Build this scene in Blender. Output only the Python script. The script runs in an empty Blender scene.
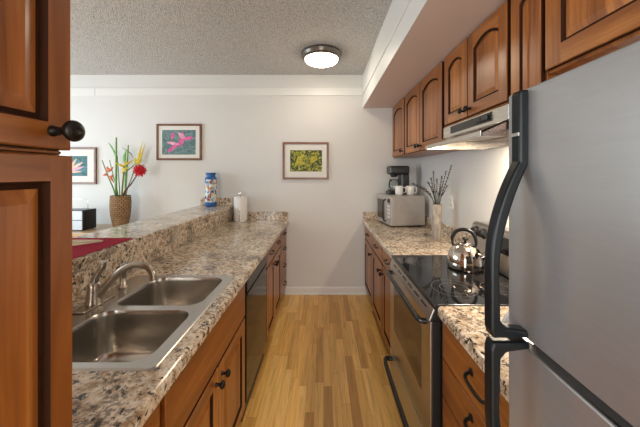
import bpy, bmesh, math, random
from mathutils import Vector, Matrix
random.seed(7)
PI = math.pi
SC = bpy.context.scene
COL = SC.collection

# ------------------------------------------------------------------ camera, world, light, exposure
EYE = 1.476
F = 285.0
cam_data = bpy.data.cameras.new('camera')
cam_data.sensor_width = 36.0
cam_data.lens = F / 640 * 36
cam_data.shift_x = -(323.5 - 320) / 640
cam_data.shift_y = (174 - 213.5) / 640
cam_data.clip_start = 0.02
cam = bpy.data.objects.new('camera', cam_data)
COL.objects.link(cam)
cam.location = (0, 0, EYE)
cam.rotation_euler = (PI / 2, 0, 0)
SC.camera = cam

world = bpy.data.worlds.new('world')
SC.world = world
world.use_nodes = True
wb = world.node_tree.nodes['Background']
wb.inputs[0].default_value = (0.75, 0.86, 1.0, 1)
wb.inputs[1].default_value = 1.0

def area(name, loc, rot, sx, sy, power, color):
    d = bpy.data.lights.new(name, 'AREA')
    d.shape = 'RECTANGLE'; d.size = sx; d.size_y = sy
    d.energy = power; d.color = color
    o = bpy.data.objects.new(name, d); COL.objects.link(o)
    o.location = loc; o.rotation_euler = rot
    return o
# daylight arriving through the dining room window (left) and an added, unseen glass door behind the camera
area('daylight_dining_window', (-4.28, 1.9, 1.55), (0, -PI / 2, 0), 1.5, 2.2, 52, (0.74, 0.90, 1.0))
area('added_daylight_door', (-1.0, -2.5, 1.25), (PI / 2, 0, 0), 2.6, 2.1, 125, (1.0, 0.97, 0.93))

SC.view_settings.view_transform = 'Standard'
SC.view_settings.look = 'None'
SC.view_settings.gamma = 1
SC.view_settings.use_curve_mapping = False
SC.view_settings.exposure = 0.34
SC.cycles.use_denoising = True
SC.cycles.max_bounces = 8
SC.cycles.diffuse_bounces = 5
SC.cycles.sample_clamp_indirect = 6.0

# ------------------------------------------------------------------ materials
class NT:
    def __init__(s, name):
        s.m = bpy.data.materials.new(name); s.m.use_nodes = True
        s.t = s.m.node_tree; s.b = s.t.nodes['Principled BSDF']
    def n(s, typ, ins=None, **props):
        nd = s.t.nodes.new(typ)
        for k, v in props.items(): setattr(nd, k, v)
        for k, v in (ins or {}).items(): s.set(nd.inputs[k], v)
        return nd
    def set(s, sock, v):
        if isinstance(v, bpy.types.NodeSocket): s.t.links.new(v, sock)
        else:
            if isinstance(v, tuple) and len(v) == 3 and sock.type == 'RGBA': v = (*v, 1)
            sock.default_value = v
    def math(s, op, a, b=0.0):
        return s.n('ShaderNodeMath', {0: a, 1: b}, operation=op).outputs[0]
    def coord(s):
        return s.n('ShaderNodeTexCoord').outputs['Object']
    def mapping(s, vec, scale):
        return s.n('ShaderNodeMapping', {'Vector': vec, 'Scale': scale}).outputs[0]
    def noise(s, vec, scale, detail=4.0, rough=0.55, dist=0.0):
        return s.n('ShaderNodeTexNoise', {'Vector': vec, 'Scale': scale, 'Detail': detail, 'Roughness': rough, 'Distortion': dist}).outputs[0]
    def ramp(s, fac, stops, interp='LINEAR'):
        r = s.n('ShaderNodeValToRGB', {0: fac}); cr = r.color_ramp; cr.interpolation = interp
        while len(cr.elements) < len(stops): cr.elements.new(0.5)
        for e, (p, c) in zip(cr.elements, stops):
            e.position = p; e.color = (*c, 1) if len(c) == 3 else c
        return r.outputs[0]
    def mix(s, fac, a, b, mode='MIX'):
        nd = s.n('ShaderNodeMix', data_type='RGBA', blend_type=mode)
        s.set(nd.inputs[0], fac); s.set(nd.inputs[6], a); s.set(nd.inputs[7], b)
        return nd.outputs[2]
    def bump(s, h, strength=0.2, dist=0.01):
        s.set(s.b.inputs['Normal'], s.n('ShaderNodeBump', {'Height': h, 'Strength': strength, 'Distance': dist}).outputs[0])
    def p(s, color=None, rough=None, metal=None, **kw):
        if color is not None: s.set(s.b.inputs['Base Color'], color)
        if rough is not None: s.set(s.b.inputs['Roughness'], rough)
        if metal is not None: s.set(s.b.inputs['Metallic'], metal)
        for k, v in kw.items(): s.set(s.b.inputs[k], v)
        return s.m

def plain(name, color, rough=0.5, metal=0.0, mottle=0.06, scale=30, **kw):
    t = NT(name)
    c = tuple(color)
    hi = tuple(min(1, x * (1 + mottle)) for x in c); lo = tuple(x * (1 - mottle) for x in c)
    col = t.ramp(t.noise(t.coord(), scale, 3), [(0.3, lo), (0.7, hi)])
    return t.p(col, rough, metal, **kw)

def wood(name, lo, mid, hi, axis, rough=0.36, plank=None, seed=0.0):
    t = NT(name)
    v = t.coord()
    sc = [26.0, 26.0, 26.0]; sc[axis] = 1.6
    mv = t.n('ShaderNodeMapping', {'Vector': v, 'Scale': tuple(sc), 'Location': (seed, seed * 1.7, seed * 0.6)}).outputs[0]
    a = t.noise(mv, 1.0, 6, 0.6, 0.8)
    sc2 = [5.0, 5.0, 5.0]; sc2[axis] = 0.9
    b = t.noise(t.mapping(v, tuple(sc2)), 1.0, 3, 0.5, 0.3)
    f = t.math('ADD', t.math('MULTIPLY', a, 0.6), t.math('MULTIPLY', b, 0.4))
    col = t.ramp(f, [(0.3, lo), (0.5, mid), (0.72, hi)])
    if plank:
        sp = t.n('ShaderNodeSeparateXYZ', {0: v}).outputs[1]
        idn = t.math('FLOOR', t.math('MULTIPLY', sp, 1.0 / plank))
        wn = t.n('ShaderNodeTexWhiteNoise', {'W': idn}, noise_dimensions='1D').outputs[0]
        tint = t.ramp(wn, [(0.0, (0.85, 0.80, 0.70)), (0.5, (1.2, 1.22, 1.2)), (1.0, (1.42, 1.48, 1.42))])
        col = t.mix(1.0, col, tint, 'MULTIPLY')
    t.bump(a, 0.05, 0.003)
    return t.p(col, rough, 0.0, **{'Coat Weight': 0.25, 'Coat Roughness': 0.25})

W_LO, W_MID, W_HI = (0.12, 0.033, 0.006), (0.285, 0.091, 0.016), (0.48, 0.19, 0.042)
M = {}
M['wood_v'] = wood('cherry_upright_grain', W_LO, W_MID, W_HI, 2)
M['wood_h'] = wood('cherry_level_grain', W_LO, W_MID, W_HI, 1, seed=3.1)
M['wood_p'] = wood('cherry_panel_staves', W_LO, W_MID, W_HI, 2, plank=0.062, seed=5.3)
M['wood_x'] = wood('cherry_cross_grain', W_LO, W_MID, W_HI, 0, seed=2.2)
M['glaze'] = plain('dark_glaze', (0.035, 0.011, 0.004), 0.8, **{'Specular IOR Level': 0.15})
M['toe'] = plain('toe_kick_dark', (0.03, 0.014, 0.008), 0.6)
M['bronze'] = plain('oil_rubbed_bronze', (0.018, 0.015, 0.013), 0.35, 0.6)
M['black'] = plain('black_plastic', (0.012, 0.012, 0.013), 0.3)
M['fridge_handle'] = plain('fridge_handle_black', (0.006, 0.008, 0.010), 0.35, **{'Specular IOR Level': 0.2})
M['black_matte'] = plain('black_enamel', (0.01, 0.01, 0.01), 0.45)
M['white_plastic'] = plain('white_plastic', (0.75, 0.74, 0.70), 0.4)
M['white_ceramic'] = plain('white_ceramic', (0.8, 0.78, 0.74), 0.15)
M['chrome'] = plain('chrome', (0.78, 0.77, 0.75), 0.1, 1.0)
M['nickel'] = plain('brushed_nickel', (0.45, 0.40, 0.34), 0.27, 1.0)

def steel(name, color, rough, axis, stretch=0.6, bump=0.03, metal=1.0):
    t = NT(name)
    sc = [220.0] * 3; sc[axis] = stretch
    a = t.noise(t.mapping(t.coord(), tuple(sc)), 1.0, 3)
    big = t.noise(t.coord(), 3.0, 3)
    c = t.ramp(t.math('ADD', t.math('MULTIPLY', a, 0.45), t.math('MULTIPLY', big, 0.55)), [(0.3, tuple(x * 0.9 for x in color)), (0.7, tuple(min(1, x * 1.08) for x in color))])
    r = t.math('ADD', t.math('MULTIPLY', a, 0.12), rough - 0.06)
    t.bump(a, bump, 0.001)
    return t.p(c, r, metal)
t = NT('stainless_fridge')
fa_ = t.noise(t.mapping(t.coord(), (6, 2.2, 1.6)), 1.0, 4); fb_ = t.noise(t.mapping(t.coord(), (40, 14, 160)), 1.0, 3)
M['steel_fridge'] = t.p(t.ramp(t.math('ADD', t.math('MULTIPLY', fa_, .75), t.math('MULTIPLY', fb_, .25)), [(.2, (.36, .36, .367)), (.8, (.50, .50, .507))]), .28, .65)
M['steel'] = steel('stainless_brushed', (0.55, 0.53, 0.50), 0.30, 1)
M['steel_sink'] = steel('stainless_sink', (0.52, 0.49, 0.45), 0.24, 1)
M['steel_hood'] = steel('stainless_hood', (0.62, 0.60, 0.57), 0.26, 1)
M['steel_kettle'] = plain('polished_steel', (0.68, 0.62, 0.56), 0.10, 1.0)
M['steel_micro'] = plain('silver_paint', (0.45, 0.42, 0.40), 0.38, 0.35)

def glassy(name, color, rough, spec=0.5):
    t = NT(name)
    n = t.noise(t.coord(), 60, 2)
    return t.p(t.ramp(n, [(0.3, color), (0.7, tuple(c * 1.2 for c in color))]), rough, 0.0, **{'Specular IOR Level': spec})
M['cooktop'] = glassy('cooktop_glass', (0.007, 0.007, 0.008), 0.05, 0.7)
M['trim_grey'] = plain('dark_steel_trim', (.05, .05, .05), .25, .8)
M['oven_glass'] = glassy('oven_window_glass', (0.03, 0.018, 0.008), 0.08, 1.0)
M['dw_black'] = glassy('dishwasher_black', (0.010, 0.007, 0.005), 0.10, 0.15)
t = NT('clear_glass'); M['glass'] = t.p(t.ramp(t.noise(t.coord(), 8, 2), [(0, (0.93, 0.97, 0.95)), (1, (0.97, 1, 0.98))]), 0.02, 0.0, **{'Transmission Weight': 1.0, 'IOR': 1.45})

def granite(name):
    t = NT(name)
    v = t.coord()
    warp = t.n('ShaderNodeTexNoise', {'Vector': v, 'Scale': 9.0, 'Detail': 3.0}).outputs[1]
    vv = t.n('ShaderNodeVectorMath', {0: v, 1: t.n('ShaderNodeVectorMath', {0: warp, 1: (0.03, 0.03, 0.03)}, operation='MULTIPLY').outputs[0]}, operation='ADD').outputs[0]
    big = t.noise(v, 7.0, 4)
    mid = t.noise(vv, 34.0, 6, 0.62)
    fine = t.noise(vv, 95.0, 4, 0.6)
    base = t.ramp(mid, [(0.33, (0.30, 0.18, 0.095)), (0.42, (0.50, 0.37, 0.245)), (0.50, (0.66, 0.55, 0.42)), (0.63, (0.80, 0.72, 0.61)), (0.75, (0.60, 0.45, 0.30))])
    grey = t.ramp(t.math('ADD', t.math('MULTIPLY', big, 0.45), t.math('MULTIPLY', fine, 0.55)), [(0.425, (1, 1, 1)), (0.49, (0, 0, 0))])
    col = t.mix(t.math('MULTIPLY', grey, 0.8), base, (0.13, 0.10, 0.085))
    vo = t.n('ShaderNodeTexNoise', {'Vector': vv, 'Scale': 46.0, 'Detail': 5.0, 'Roughness': 0.7}).outputs[0]
    dark = t.ramp(vo, [(0.405, (1, 1, 1)), (0.435, (0, 0, 0))])
    col = t.mix(dark, col, (0.022, 0.016, 0.013))
    return t.p(col, 0.12, 0.0, **{'Specular IOR Level': 0.55})
M['granite'] = granite('speckled_granite')

def floor_mat():
    t = NT('oak_strip_floor')
    v = t.coord()
    s = t.n('ShaderNodeSeparateXYZ', {0: v})
    x, y = s.outputs[0], s.outputs[1]
    xr = t.math('MULTIPLY', x, 1 / 0.0575)
    row = t.math('FLOOR', xr)
    off = t.n('ShaderNodeTexWhiteNoise', {'W': row}, noise_dimensions='1D').outputs[0]
    yr = t.math('ADD', t.math('MULTIPLY', y, 1 / 0.72), t.math('MULTIPLY', off, 7.3))
    pid = t.math('FLOOR', yr)
    wn = t.n('ShaderNodeTexWhiteNoise', {0: t.n('ShaderNodeCombineXYZ', {0: row, 1: pid}).outputs[0]}, noise_dimensions='2D').outputs[0]
    tone = t.ramp(wn, [(0.0, (0.53, 0.27, 0.066)), (0.3, (0.74, 0.43, 0.12)), (0.65, (0.84, 0.51, 0.155)), (1.0, (0.92, 0.61, 0.22))])
    shift = t.n('ShaderNodeCombineXYZ', {0: t.math('MULTIPLY', wn, 13.0), 1: t.math('MULTIPLY', wn, 31.0), 2: 0.0}).outputs[0]
    gv = t.n('ShaderNodeVectorMath', {0: t.mapping(v, (42.0, 2.2, 1.0)), 1: shift}, operation='ADD').outputs[0]
    g = t.noise(gv, 1.0, 6, 0.6, 1.2)
    gr = t.ramp(g, [(0.30, (0.62, 0.55, 0.46)), (0.5, (0.95, 0.94, 0.92)), (0.7, (1.1, 1.1, 1.08))])
    col = t.mix(0.85, tone, gr, 'MULTIPLY')
    fx = t.math('FRACT', xr); fy = t.math('FRACT', yr)
    gap = t.math('MAXIMUM', t.math('LESS_THAN', fx, 0.02), t.math('LESS_THAN', fy, 0.003))
    col = t.mix(t.math('MULTIPLY', gap, 0.6), col, (0.10, 0.045, 0.012))
    t.bump(t.math('SUBTRACT', t.math('MULTIPLY', g, 0.15), gap), 0.12, 0.002)
    return t.p(col, t.math('ADD', t.math('MULTIPLY', g, 0.12), 0.24), 0.0)
M['floor'] = floor_mat()

def paint(name, col, sc=160, st=0.06, rough=0.6):
    t = NT(name)
    n = t.noise(t.coord(), sc, 3)
    t.bump(n, st, 0.004)
    c = t.ramp(t.noise(t.coord(), 2.5, 2), [(0.3, tuple(x * 0.98 for x in col)), (0.7, col)])
    return t.p(c, rough)
M['wall'] = paint('wall_paint', (0.66, 0.655, 0.64))
M['trim'] = paint('trim_paint', (0.74, 0.74, 0.725), 60, 0.02, 0.4)
M['soffit'] = paint('soffit_paint', (0.68, 0.55, 0.50), 120, 0.25, 0.7)
t = NT('popcorn_ceiling')
pn = t.noise(t.coord(), 110.0, 5, 0.7); pv = t.n('ShaderNodeTexVoronoi', {'Vector': t.coord(), 'Scale': 130.0}).outputs[0]
ph = t.math('SUBTRACT', pn, t.math('MULTIPLY', pv, 0.5))
t.bump(ph, 0.9, 0.02)
M['ceiling'] = t.p(t.ramp(ph, [(0.02, (0.36, 0.34, 0.325)), (0.34, (0.78, 0.755, 0.735))]), 0.9)

# ------------------------------------------------------------------ geometry helpers
def catmull(pts, n=6):
    P = [Vector(p) for p in pts]
    if len(P) < 3: return P
    out = []
    for i in range(len(P) - 1):
        p0 = P[max(i - 1, 0)]; p1 = P[i]; p2 = P[i + 1]; p3 = P[min(i + 2, len(P) - 1)]
        for k in range(n):
            u = k / n
            out.append(0.5 * ((2 * p1) + (p2 - p0) * u + (2 * p0 - 5 * p1 + 4 * p2 - p3) * u * u + (3 * p1 - p0 - 3 * p2 + p3) * u ** 3))
    out.append(P[-1])
    return out

class MB:
    """collects shapes into one bmesh; mat index per shape"""
    def __init__(s): s.bm = bmesh.new(); s.mats = []
    def mi(s, m):
        if m not in s.mats: s.mats.append(m)
        return s.mats.index(m)
    def face(s, pts, m, smooth=False):
        vs = [s.bm.verts.new(p) for p in pts]
        f = s.bm.faces.new(vs); f.material_index = s.mi(m); f.smooth = smooth
        return f
    def absorb(s, tmp, m, smooth=False):
        k = s.mi(m); mp = {}
        for v in tmp.verts: mp[v] = s.bm.verts.new(v.co)
        for f in tmp.faces:
            try:
                nf = s.bm.faces.new([mp[v] for v in f.verts]); nf.material_index = k; nf.smooth = smooth
            except ValueError: pass
        tmp.free()
    def box(s, x0, x1, y0, y1, z0, z1, m, bev=0.0, seg=2, rot=None):
        t = bmesh.new(); bmesh.ops.create_cube(t, size=1)
        for v in t.verts:
            v.co = Vector(((x0 + x1) / 2 + v.co.x * (x1 - x0), (y0 + y1) / 2 + v.co.y * (y1 - y0), (z0 + z1) / 2 + v.co.z * (z1 - z0)))
        if bev > 0:
            bmesh.ops.bevel(t, geom=list(t.edges), offset=min(bev, 0.45 * min(abs(x1 - x0), abs(y1 - y0), abs(z1 - z0))), segments=seg, affect='EDGES', profile=0.5)
        if rot: bmesh.ops.transform(t, matrix=rot, verts=t.verts)
        s.absorb(t, m, False); return s
    def prism(s, poly, axis, a, b, m, bev=0.0, seg=2, smooth=False):
        """poly: 2D points in the two remaining axes (in xyz order), extruded along axis from a to b"""
        t = bmesh.new()
        def P(q, h):
            c = [q[0], q[1]]; c.insert(axis, h); return Vector(c)
        lo = [t.verts.new(P(q, a)) for q in poly]; hi = [t.verts.new(P(q, b)) for q in poly]
        n = len(poly)
        t.faces.new(lo); t.faces.new(hi[::-1])
        for i in range(n): t.faces.new((lo[i], lo[(i + 1) % n], hi[(i + 1) % n], hi[i]))
        bmesh.ops.recalc_face_normals(t, faces=t.faces)
        if bev > 0:
            ed = [e for e in t.edges if len(e.link_faces) == 2 and e.calc_face_angle(0) > 0.6]
            bmesh.ops.bevel(t, geom=ed, offset=bev, segments=seg, affect='EDGES', profile=0.5)
        s.absorb(t, m, smooth); return s
    def tube(s, pts, r, m, seg=10, smooth_n=0, flat=1.0, cap=True):
        P = catmull(pts, smooth_n) if smooth_n else [Vector(p) for p in pts]
        n = len(P)
        R = r if isinstance(r, (list, tuple)) else [r] * n
        if len(R) != n:
            R = [R[min(int(i / (n - 1) * (len(R) - 1)), len(R) - 2)] * (1 - ((i / (n - 1) * (len(R) - 1)) % 1 if i < n - 1 else 1)) + R[min(int(i / (n - 1) * (len(R) - 1)), len(R) - 2) + 1] * ((i / (n - 1) * (len(R) - 1)) % 1 if i < n - 1 else 1) for i in range(n)]
        k = s.mi(m); rings = []
        T = (P[1] - P[0]).normalized()
        ref = Vector((0, 0, 1)) if abs(T.z) < 0.9 else Vector((0, 1, 0))
        U = T.cross(ref).normalized(); V = T.cross(U).normalized()
        for i in range(n):
            if 0 < i < n - 1: T2 = (P[i + 1] - P[i - 1]).normalized()
            elif i == 0: T2 = (P[1] - P[0]).normalized()
            else: T2 = (P[-1] - P[-2]).normalized()
            q = T.rotation_difference(T2); U = q @ U; V = q @ V; T = T2
            rings.append([s.bm.verts.new(P[i] + R[i] * (math.cos(2 * PI * j / seg) * U + flat * math.sin(2 * PI * j / seg) * V)) for j in range(seg)])
        for i in range(n - 1):
            for j in range(seg):
                f = s.bm.faces.new((rings[i][j], rings[i][(j + 1) % seg], rings[i + 1][(j + 1) % seg], rings[i + 1][j]))
                f.smooth = True; f.material_index = k
        if cap:
            for rg in (rings[0][::-1], rings[-1]):
                f = s.bm.faces.new(rg); f.material_index = k
        return s
    def lathe(s, prof, c, m, seg=32, axis=(0, 0, 1), smooth=True, mats=None):
        """prof: (radius, height) from base to end; closed at r=0"""
        A = Vector(axis).normalized()
        ref = Vector((1, 0, 0)) if abs(A.x) < 0.9 else Vector((0, 1, 0))
        U = (ref - ref.dot(A) * A).normalized(); V = A.cross(U)
        C = Vector(c); k = s.mi(m); rings = []
        for r, h in prof:
            if r < 1e-6: rings.append([s.bm.verts.new(C + A * h)])
            else: rings.append([s.bm.verts.new(C + A * h + r * (math.cos(2 * PI * j / seg) * U + math.sin(2 * PI * j / seg) * V)) for j in range(seg)])
        for i in range(len(rings) - 1):
            a, b = rings[i], rings[i + 1]
            kk = s.mi(mats[i]) if mats and mats[i] else k
            for j in range(seg):
                j2 = (j + 1) % seg
                if len(a) == 1 and len(b) == 1: continue
                if len(a) == 1: q = (a[0], b[j2], b[j])
                elif len(b) == 1: q = (a[j], a[j2], b[0])
                else: q = (a[j], a[j2], b[j2], b[j])
                f = s.bm.faces.new(q); f.smooth = smooth; f.material_index = kk
        return s
    def build(s, name, parent=None, local=False, fix=True):
        if fix: bmesh.ops.recalc_face_normals(s.bm, faces=s.bm.faces)
        me = bpy.data.meshes.new(name)
        for m in s.mats: me.materials.append(M[m] if isinstance(m, str) else m)
        o = bpy.data.objects.new(name, me); COL.objects.link(o)
        if parent is not None:
            o.parent = parent
            if not local: s.bm.transform(world_matrix(parent).inverted())
        elif not local:
            zs = [v.co for v in s.bm.verts]
            c = Vector(((min(v.x for v in zs) + max(v.x for v in zs)) / 2, (min(v.y for v in zs) + max(v.y for v in zs)) / 2, min(v.z for v in zs)))
            # keep textures in room coordinates for large fixed surfaces
            if not getattr(s, 'keep', False):
                s.bm.transform(Matrix.Translation(-c)); o.location = c
        s.bm.to_mesh(me); s.bm.free()
        return o

def world_matrix(o):
    m = o.matrix_basis.copy()
    while o.parent is not None:
        o = o.parent; m = o.matrix_basis @ m
    return m

def tag(o, label, cat, group=None, kind=None):
    o['label'] = label; o['category'] = cat
    if group: o['group'] = group
    if kind: o['kind'] = kind
    return o
def thing(name, label, cat, loc=(0, 0, 0), rotz=0.0, group=None):
    o = bpy.data.objects.new(name, None); COL.objects.link(o)
    o.empty_display_size = 0.05
    o.location = loc; o.rotation_euler = (0, 0, rotz)
    return tag(o, label, cat, group)
def struct(name, mb):
    mb.keep = True
    o = mb.build(name); o['kind'] = 'structure'; return o
def copy_tree(o, parent=None):
    c = o.copy(); COL.objects.link(c)
    if parent is not None: c.parent = parent
    for ch in [x for x in o.children]: copy_tree(ch, c)
    return c
def at(px, py, d):
    return Vector(((px - 323.5) * d / F, d, EYE - (py - 174) * d / F))

# ------------------------------------------------------------------ room shell
CEIL = 2.694; XR = 1.13; XL = -4.4; YB = 3.5; YF = -2.6
struct('floor', MB().box(XL - .1, XR + .1, YF - .1, YB + .1, -0.05, 0, 'floor'))
struct('ceiling', MB().box(XL - .1, XR + .1, YF - .1, YB + .1, CEIL, CEIL + 0.05, 'ceiling'))
struct('wall_back', MB().box(XL - .1, XR + .1, YB, YB + .1, 0, CEIL, 'wall'))
struct('wall_right', MB().box(XR, XR + .1, YF, YB, 0, CEIL, 'wall'))
wl = MB()   # left wall of the dining side with a window opening
wy0, wy1, wz0, wz1 = 0.75, 3.05, 0.75, 2.35
wl.box(XL - .1, XL, YF, wy0, 0, CEIL, 'wall').box(XL - .1, XL, wy1, YB, 0, CEIL, 'wall')
wl.box(XL - .1, XL, wy0, wy1, 0, wz0, 'wall').box(XL - .1, XL, wy0, wy1, wz1, CEIL, 'wall')
struct('wall_left', wl)
wf = MB()   # wall behind the camera with an opening for the added glass door that lights the aisle
dx0, dx1, dz1 = -2.4, 0.4, 2.35
wf.box(XL - .1, dx0, YF - .1, YF, 0, CEIL, 'wall').box(dx1, XR + .1, YF - .1, YF, 0, CEIL, 'wall').box(dx0, dx1, YF - .1, YF, dz1, CEIL, 'wall')
struct('wall_front', wf)
w1 = MB()
for a, b, c, d in ((wy0, wy0 + .06, wz0, wz1), (wy1 - .06, wy1, wz0, wz1), (wy0 + .06, wy1 - .06, wz0, wz0 + .06), (wy0 + .06, wy1 - .06, wz1 - .06, wz1), (1.87, 1.93, wz0 + .06, wz1 - .06)):
    w1.box(XL - .06, XL - .01, a, b, c, d, 'trim', .004)
w1o = struct('window_1', w1)
pg = MB(); pg.box(XL - .045, XL - .039, wy0 + .05, wy1 - .05, wz0 + .05, wz1 - .05, 'glass'); pg.build('pane', w1o)
d1 = MB()
for a, b, c, d in ((dx0, dx0 + .07, 0, dz1), (dx1 - .07, dx1, 0, dz1), (dx0 + .07, dx1 - .07, dz1 - .07, dz1), (dx0 + .07, dx1 - .07, 0, .06), (-1.04, -.96, .06, dz1 - .07)):
    d1.box(a, b, YF - .06, YF - .01, c, d, 'trim', .004)
d1o = struct('door_1', d1)  # unseen glass door, added to bring light in from behind the camera
pg = MB(); pg.box(dx0 + .06, dx1 - .06, YF - .045, YF - .039, .05, dz1 - .06, 'glass'); pg.build('pane', d1o)

# soffit above the wall cabinets, frieze boards and base board
SOF = 2.286; SX = 0.486
struct('soffit', MB().box(SX, XR, YF, YB, SOF, CEIL, 'soffit'))
tb = MB()
tb.box(XL, -2.80, YB - .012, YB, 2.437, 2.53, 'trim', .003).box(-2.797, SX - .014, YB - .012, YB, 2.437, 2.53, 'trim', .003)
struct('trim_1', tb)
tb = MB(); tb.box(SX - .012, SX, YF, YB, 2.437, 2.53, 'trim', .003)
tb.box(SX - .004, SX, YF, YB, 2.532, CEIL, 'trim', .001).box(SX - .004, SX, YF, YB, SOF, 2.435, 'trim', .001)
struct('trim_2', tb)
bb = MB(); bb.prism([(YB, 0.001), (YB - .024, 0.001), (YB - .024, .012), (YB - .014, .022), (YB - .014, .078), (YB - .008, .092), (YB, .092)], 0, -0.47, 0.515, 'trim')
struct('baseboard_back', bb)
bb = MB(); bb.prism([(YB, 0.001), (YB - .024, 0.001), (YB - .024, .012), (YB - .014, .022), (YB - .014, .078), (YB - .008, .092), (YB, .092)], 0, XL, -1.46, 'trim')
struct('baseboard_left', bb)

# ------------------------------------------------------------------ cabinet parts
def door_mesh(x, n, y0, y1, z0, z1, arch=0.0, stile=0.06, th=0.02, rail=None):
    """raised-panel door whose back lies on plane X=x, facing n (+1/-1) along X"""
    rail = rail or stile
    b = MB()
    P = lambda u, v, w: (x + n * w, u, v)
    K = 12
    def loop(iu, iv, w, ar):
        a, c, e, f = y0 + iu, y1 - iu, z0 + iv, z1 - iv
        pts = [P(a, e, w), P(c, e, w)]
        for k in range(K + 1):
            u = k / K
            pts.append(P(c + (a - c) * u, f - ar * abs(2 * u - 1) ** 2.0 , w))
        return pts
    def strip(l0, l1, m):
        N_ = len(l0)
        for i in range(N_):
            j = (i + 1) % N_
            b.face([l0[i], l0[j], l1[j], l1[i]], m)
    # edge and back
    q = [(y0, z0), (y1, z0), (y1, z1), (y0, z1)]
    e = .003
    qi = [(y0 + e, z0 + e), (y1 - e, z0 + e), (y1 - e, z1 - e), (y0 + e, z1 - e)]
    b.face([P(u, v, 0) for u, v in q], 'wood_v')
    for i in range(4):
        j = (i + 1) % 4
        b.face([P(*q[i], 0), P(*q[j], 0), P(*q[j], th - e), P(*q[i], th - e)], 'glaze')
        b.face([P(*q[i], th - e), P(*q[j], th - e), P(*qi[j], th), P(*qi[i], th)], 'wood_v')
    s = stile
    a, c, e0, f0 = y0 + s, y1 - s, z0 + rail, z1 - rail
    b.face([P(y0 + e, z0 + e, th), P(a, z0 + e, th), P(a, z1 - e, th), P(y0 + e, z1 - e, th)], 'wood_v')
    b.face([P(c, z0 + e, th), P(y1 - e, z0 + e, th), P(y1 - e, z1 - e, th), P(c, z1 - e, th)], 'wood_v')
    b.face([P(a, z0 + e, th), P(c, z0 + e, th), P(c, e0, th), P(a, e0, th)], 'wood_h')
    L0 = loop(s, rail, th, arch)
    for k in range(2, 2 + K):
        p, r = L0[k], L0[k + 1]
        b.face([p, r, (r[0], r[1], z1 - e), (p[0], p[1], z1 - e)], 'wood_h')
    q2 = min(.034, (c - a) * .30); q1 = min(.012, q2 * .4)
    L1 = loop(s + min(.005, q1 * .5), rail + .005, th - .009, arch)
    L2 = loop(s + q1, rail + .012, th - .009, arch)
    L3 = loop(s + q2, rail + .034, th - .002, arch)
    strip(L0, L1, 'glaze'); strip(L1, L2, 'glaze'); strip(L2, L3, 'wood_p')
    b.face(L3, 'wood_p')
    return b

def slab_front(x, n, y0, y1, z0, z1, th=0.02):
    b = MB()
    a, c = sorted((x, x + n * th))
    b.box(a, c, y0, y1, z0, z1, 'wood_h', .004)
    return b

def knob_mesh(x, n, y, z, r=0.0165, L=0.04):
    b = MB()
    prof = [(0, 0), (r * .52, 0), (r * .52, .003), (r * .42, .006), (r * .36, (L - 2 * r) * .8)]
    hb = r * .68
    prof[-1] = (r * .36, L - 2 * hb)
    for k in range(11):
        a = .5 + (PI - .5) * k / 10
        prof.append((r * math.sin(a) if k < 10 else 0, L - hb - hb * math.cos(a)))
    b.lathe(prof, (x, y, z), 'bronze', 22, axis=(n, 0, 0))
    return b

def pull_mesh(x, n, y, z, half=0.055, proj=0.026, r=0.0045, drop=0.0):
    b = MB()
    b.tube([(x, y - half, z), (x + n * proj * .75, y - half * .96, z - drop * .5), (x + n * proj, y - half * .7, z - drop), (x + n * proj * 1.08, y, z - drop * 1.1), (x + n * proj, y + half * .7, z - drop), (x + n * proj * .75, y + half * .96, z - drop * .5), (x, y + half, z)], r, 'bronze', 10, 5)
    for s in (-1, 1):
        b.lathe([(0, 0), (r * 2.3, 0), (r * 2.3, .003), (r * 1.3, .006), (0, .006)], (x, y + s * half, z), 'bronze', 14, axis=(n, 0, 0))
    return b

def carcass(root, xa, xf, y0, y1, z0, z1, toe=None, frame=None):
    """closed case from wall side xa to face xf, with a stile-and-rail face"""
    b = MB()
    a, c = sorted((xa, xf))
    zb = z0 if toe is None else z0 + toe
    b.box(a, c, y0, y1, zb, z1, 'wood_v', .002)
    o = b.build('carcass', root)
    if toe:
        k = MB(); s = 1 if xf > xa else -1
        a, c = sorted((xa, xf - s * .06))
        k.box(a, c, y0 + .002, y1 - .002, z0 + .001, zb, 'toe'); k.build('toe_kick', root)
    return o

def add_door(root, x, n, y0, y1, z0, z1, arch=0.0, knob=None, stile=0.06, kr=0.0165):
    d = door_mesh(x, n, y0, y1, z0, z1, arch, stile).build('door', root)
    if knob: knob_mesh(x + n * .02, n, knob[0], knob[1], kr).build('knob', d)
    return d
def add_drawer(root, x, n, y0, y1, z0, z1, pull=True, half=0.05, panel=False, proj=.026):
    d = slab_front(x, n, y0, y1, z0, z1).build('drawer', root)
    if pull: pull_mesh(x + n * .02, n, (y0 + y1) / 2, (z0 + z1) / 2 + .01, half, proj).build('pull', d)
    return d

# --- left run: faces look to +X
LX = -0.476; LB = -1.085
g = 0.0015
c = thing('base_cabinet', 'narrow cherry base cabinet under the granite between tall pantry and sink cabinet', 'cabinet', (-.78, .65, 0))
carcass(c, LB, LX, .515, .808, 0, .868, .10)
add_drawer(c, LX + .001, 1, .53, .795, .70, .855, True, .045)
add_door(c, LX + .001, 1, .53, .795, .115, .69, 0, (.76, .63), .055)

c = thing('sink_cabinet', 'cherry sink cabinet with false drawer front above two knobbed doors', 'cabinet', (-.78, 1.24, 0))
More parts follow.
